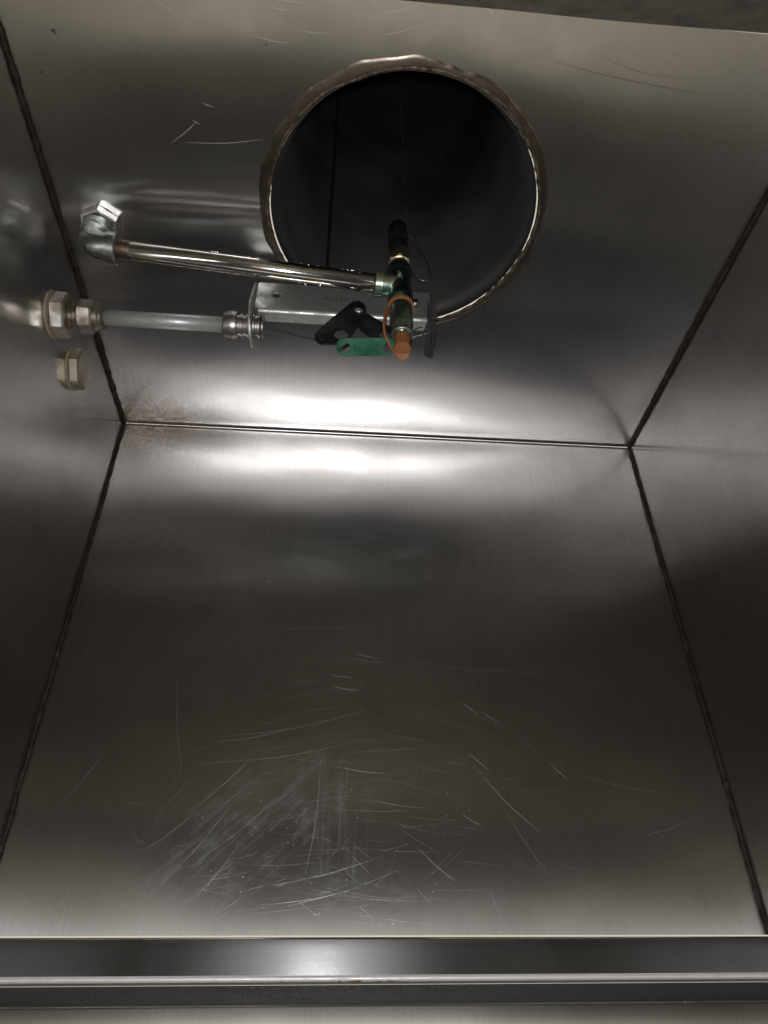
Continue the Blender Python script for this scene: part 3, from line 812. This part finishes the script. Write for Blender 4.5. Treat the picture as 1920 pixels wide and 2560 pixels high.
# capped spare hole lower down the same wall
plug = thing('wall_plug', at(182, 925, x=XL), 'tan hex plug screwed in the left side wall just below the conduit', 'plug')
pc = at(182, 922, x=XL)
bm = bmesh.new(); lathe(bm, pc, ex, [(0, 0.0255), (0.0015, 0.0255), (0.0022, 0.0245), (0.0022, 0.01)], 40)
link('washer', bm, M_tan, plug)
bm = bmesh.new(); hexnut(bm, pc + ex * 0.0022, ex, 0.0245, 0.0115, rot=R(20), ch=0.12)
sharp(link('hex_head', bm, M_plug, plug, smooth=False), 20)

# ------------------------------------------------------------------ detector bracket
xb = xe + 0.0305
yp = 0.500
pl = at(655, 716, y=yp); prr = at(1078, 742, y=yp)
brk = thing('detector_bracket', Vector((xb, cY, cZ)), 'grey zinc plated bracket with folded ends holding black link arms beside the nozzle', 'bracket')
zt_, zb_ = 0.6855, 0.6400
xr = at(1078, 800, y=yp).x
U = Vector((1, 0, 0)); V = Vector((0, 0, 1)); O = Vector((0, yp, 0))
def pp(px, py, y=yp): p = at(px, py, y=y); return (p.x, p.z)
def rrect(x0, z0, x1, z1, r=0.003, n=5):
    o = []
    for cx, cz, a0 in ((x1 - r, z0 + r, -90), (x1 - r, z1 - r, 0), (x0 + r, z1 - r, 90), (x0 + r, z0 + r, 180)):
        for k in range(n + 1):
            a = R(a0 + 90 * k / n); o.append((cx + r * math.cos(a), cz + r * math.sin(a)))
    return o
h1 = pp(691, 740); h2 = pp(1036, 763)
plate('back_plate', O, U, V, [rrect(xb + 0.002, zb_, xr, zt_, 0.003), circ(h1[0], h1[1], 0.0048, rev=True), circ(h2[0], h2[1], 0.0052, rev=True)], 0.0024, M_brk, brk)
# rolled lower edge turned back
bm = bmesh.new(); rr_ = 0.0045; prf = []
for k in range(9):
    a = R(180 + 90 * k / 8); prf.append((yp + rr_ - 0.0012 + rr_ * math.cos(a), zb_ + 0.0005 + rr_ * math.sin(a)))
prf.append((yp + 0.014, prf[-1][1]))
th = [(y + 0.0, z) for y, z in prf]
def ribbon(bm, prof, x0, x1, t, nx=30):
    A_, B_ = [], []
    n = len(prof)
    for i, (y, z) in enumerate(prof):
        dy = prof[min(i + 1, n - 1)][0] - prof[max(i - 1, 0)][0]; dz = prof[min(i + 1, n - 1)][1] - prof[max(i - 1, 0)][1]
        l = math.hypot(dy, dz); A_.append((y, z)); B_.append((y - dz / l * t, z + dy / l * t))
    loop = A_ + B_[::-1]; vs = [[bm.verts.new((x, y, z)) for y, z in loop] for x in (x0, x1)]
    for k in range(len(loop)):
        k2 = (k + 1) % len(loop); bm.faces.new((vs[0][k], vs[0][k2], vs[1][k2], vs[1][k]))
    bm.faces.new(vs[0][::-1]); bm.faces.new(vs[1])
ribbon(bm, prf, xb + 0.006, xr - 0.004, 0.0022)
sharp(link('lower_flange', bm, M_brk, brk), 40)
# left end tab, in a plane across the conduit
UY = Vector((0.10, 1, 0)).normalized()
def tabpts(l): return [((y - yp), z - zb_) for y, z in l]
Ot = Vector((xb, yp, zb_))
tabl = tabpts([(yp - 0.001, zt_), (yp - 0.004, zt_ - 0.004), (yp - 0.014, cZ + 0.012), (yp - 0.010, cZ - 0.010), (yp + 0.004, cZ - 0.024), (yp + 0.020, cZ - 0.026), (yp + 0.031, cZ - 0.014), (yp + 0.033, cZ + 0.006), (yp + 0.022, cZ + 0.020), (yp + 0.004, zt_ - 0.004), (yp + 0.002, zt_)])
plate('end_tab', Ot, UY, V, [tabl, circ(cY - yp, cZ - zb_, 0.0112, rev=True)], 0.0030, M_brk, brk, bevel=0.0008)
# right end: brown plate patch, folded tab and drooping hook
plate('brown_plate', Vector((0, yp - 0.0035, 0)), U, V, [rrect(pp(1025, 0)[0], pp(1030, 800)[1], pp(1078, 760)[0], pp(1050, 738)[1], 0.004), circ(h2[0], h2[1], 0.0056, rev=True)], 0.0020, M_brkd, brk, label='brown stained right end of the plate')
plate('pivot_pin', Vector((h2[0], yp - 0.0048, h2[1])), U, V, [circ(0, 0, 0.0040)], 0.0030, M_nutbright, brk)
# tab: width spans pixels 1068..1088
def p3(px, py, y): return at(px, py, y=y)
tA = [p3(1069, 752, yp - 0.002), p3(1087, 752, yp + 0.004), p3(1088, 800, yp + 0.004), p3(1088, 836, yp + 0.002), p3(1088, 870, yp), p3(1081, 896, yp - 0.004), p3(1070, 893, yp - 0.006), p3(1059, 883, yp - 0.008), p3(1058, 830, yp - 0.008), p3(1067, 806, yp - 0.006)]
bm = bmesh.new()
off = Vector((0.0006, 0.0026, 0.0004))
a = [bm.verts.new(p) for p in tA]; b = [bm.verts.new(p + off) for p in tA]
bm.faces.new(a); bm.faces.new(b[::-1])
for k in range(len(a)): bm.faces.new((a[k], b[k], b[(k + 1) % len(a)], a[(k + 1) % len(a)]))
bmesh.ops.recalc_face_normals(bm, faces=bm.faces)
tabr = link('end_tab', bm, M_slate, brk, smooth=False)
bm = bmesh.new()
lp = [p3(px, py, yp - 0.0075) for px, py in ((1080, 826), (1087, 831), (1088.5, 845), (1087, 866), (1084, 882), (1080, 872), (1077, 850), (1077, 834))]
tube(bm, spline(lp + [lp[0]], 6), 0.0007, 8)
link('bright_loop', bm, M_wire, tabr)
text3d('ANSUL', 0.0105, Vector((pp(850, 750)[0], yp - 0.0013, pp(850, 752)[1])), U, V, M_brkd, brk, name='stamped_lettering', ext=0.0001, space=1.25)

# black arms: riveted V
yr = yp - 0.0075
rv = pp(897, 776, yr)
la, lb = pp(808, 846, yr), pp(850, 858, yr)
arm1 = [pp(*q, y=yr) for q in ((872, 762), (880, 756), (897, 753), (910, 760), (916, 774), (915, 790), (905, 806), (893, 820), (880, 840), (868, 853), (845, 860), (822, 862), (805, 862), (792, 856), (786, 846), (787, 836), (800, 822), (825, 800), (850, 780))]
hA = pp(853, 838, yr)
hB = pp(806, 843, yr)
plate('link_arm', Vector((0, yr, 0)), U, V, [arm1[::-1], circ(hA[0], hA[1], 0.0078, rev=True)], 0.0022, M_arm, brk, label='left black arm with a large round hole')
bm = bmesh.new(); lathe(bm, Vector((hB[0], yr - 0.001, hB[1])), Vector((0, -1, 0)), [(0, 0.006), (0.0005, 0.0056), (0.0012, 0.0035), (0.0014, 0.001)], 24)
link('dimple', bm, M_arm, brk)
y2 = yr + 0.0040
arm2 = [pp(*q, y=y2) for q in ((884, 786), (900, 770), (916, 784), (958, 808), (1000, 830), (1020, 842), (1030, 852), (1028, 866), (1012, 874), (994, 870), (965, 860), (936, 848), (900, 826))]
h3 = pp(962, 838, y2)
plate('link_arm', Vector((0, y2, 0)), U, V, [arm2[::-1], circ(h3[0], h3[1], 0.0062, rev=True)], 0.0022, M_arm, brk, label='right black arm passing behind the nozzle')
bm = bmesh.new(); c = Vector((rv[0], yr - 0.0011, rv[1]))
lathe(bm, c, Vector((0, -1, 0)), [(0, 0.0058), (0.0012, 0.0056), (0.0018, 0.0048), (0.0014, 0.0034), (0.0022, 0.0026), (0.0024, 0.001)], 32)
link('rivet', bm, M_nutbright, brk)
bm = bmesh.new(); lathe(bm, c + Vector((0, 0.001, 0)), Vector((0, -1, 0)), [(0, 0.0085), (0.0014, 0.0080)], 32)
link('rivet_washer', bm, M_arm, brk)

# trip wires to either side
wire = thing('trip_wire', Vector((xb + 0.02, cY, cZ)), 'thin twisted steel trip wire stretched from the conduit end to the black arms', 'wire')
def twisted(bm, A_, B_, r=0.00035, n=60, tw=22, sag=0.0):
    u, v, d = basis(B_ - A_)
    for ph in (0, math.pi):
        pts = []
        for k in range(n + 1):
            t = k / n; a = ph + t * tw * math.pi
            pts.append(A_.lerp(B_, t) + (u * math.cos(a) + v * math.sin(a)) * r * 0.9 - Vector((0, 0, sag * 4 * t * (1 - t))))
        tube(bm, pts, r, 6)
bm = bmesh.new()
twisted(bm, Vector((xe + 0.040, cY - 0.004, cZ - 0.004)), at(792, 851, y=yr + 0.002), tw=26, n=120)
link('left_strand', bm, M_wired, wire)
bm = bmesh.new()
twisted(bm, at(1022, 846, y=yr - 0.002), at(1056, 837, y=yr - 0.004), 0.0006, tw=8)
tube(bm, [at(1020, 833, y=yr), at(1040, 822, y=yr), at(1054, 818, y=yr)], 0.0006, 8)
tube(bm, [at(1054, 838, y=yr - 0.004), at(1070, 832, y=yr - 0.005), at(1083, 828, y=yr - 0.006)], 0.0004, 8)
link('right_strand', bm, M_wire, wire)

# ------------------------------------------------------------------ green fusible link
gc = at(905, 867, y=yr - 0.006)
gl = thing('fusible_link', gc, 'flat green fusible link with a hole at each end hooked on the black arms', 'fusible link')
NV_ = Vector((0.05, 0.72, 0.69)).normalized()
GU = (at(980, 866, y=gc.y) - at(850, 868, y=gc.y)).normalized()
GV = GU.cross(-NV_).normalized()
GV = NV_.cross(GU) * -1 if (NV_.cross(GU)).z < 0 else NV_.cross(GU)
def gp(px, py):
    r = ray(px, py); p = r * (gc.dot(NV_) / r.dot(NV_)); q = p - gc; return (q.dot(GU), q.dot(GV))
g1, g2 = gp(860, 868), gp(968, 867)
ga = [gp(*q) for q in ((857, 846), (956, 843), (957, 886), (954, 889), (862, 892), (850, 888), (842, 879), (839, 868), (843, 855), (849, 849))]
gh = gp(865, 869)
plate('link_half', gc, GU, GV, [ga, circ(gh[0], gh[1], 0.0042, rev=True)], 0.0014, M_green, gl)
gb = [gp(*q) for q in ((950, 844), (975, 842), (988, 850), (992, 862), (990, 874), (981, 882), (950, 886))]
gh2 = gp(970, 868)
plate('link_half', gc + NV_ * 0.0016, GU, GV, [gb, circ(gh2[0], gh2[1], 0.0046, rev=True)], 0.0012, M_green, gl)
# faint pressed letters / rows
bm = bmesh.new()
for px in (898, 903, 932, 936, 941, 946):
    a = gp(px, 856); b = gp(px + 1, 880)
    tube(bm, [gc + GU * a[0] + GV * a[1] - NV_ * 0.0006, gc + GU * b[0] + GV * b[1] - NV_ * 0.0006], 0.0003, 6)
link('pressed_rib', bm, M_green, gl)
bm = bmesh.new()
hk = [(856, 862, 0.001), (866, 858, -0.001), (874, 856, 0.0), (880, 850, 0.004)]
q0 = [gp(846, 876), gp(858, 872), gp(866, 864), gp(874, 861)]
tube(bm, [gc + GU * a + GV * b + NV_ * k for (a, b), k in zip(q0, (-0.0014, -0.001, 0.001, 0.003))], 0.0019, 10)
link('hook', bm, M_arm, brk)
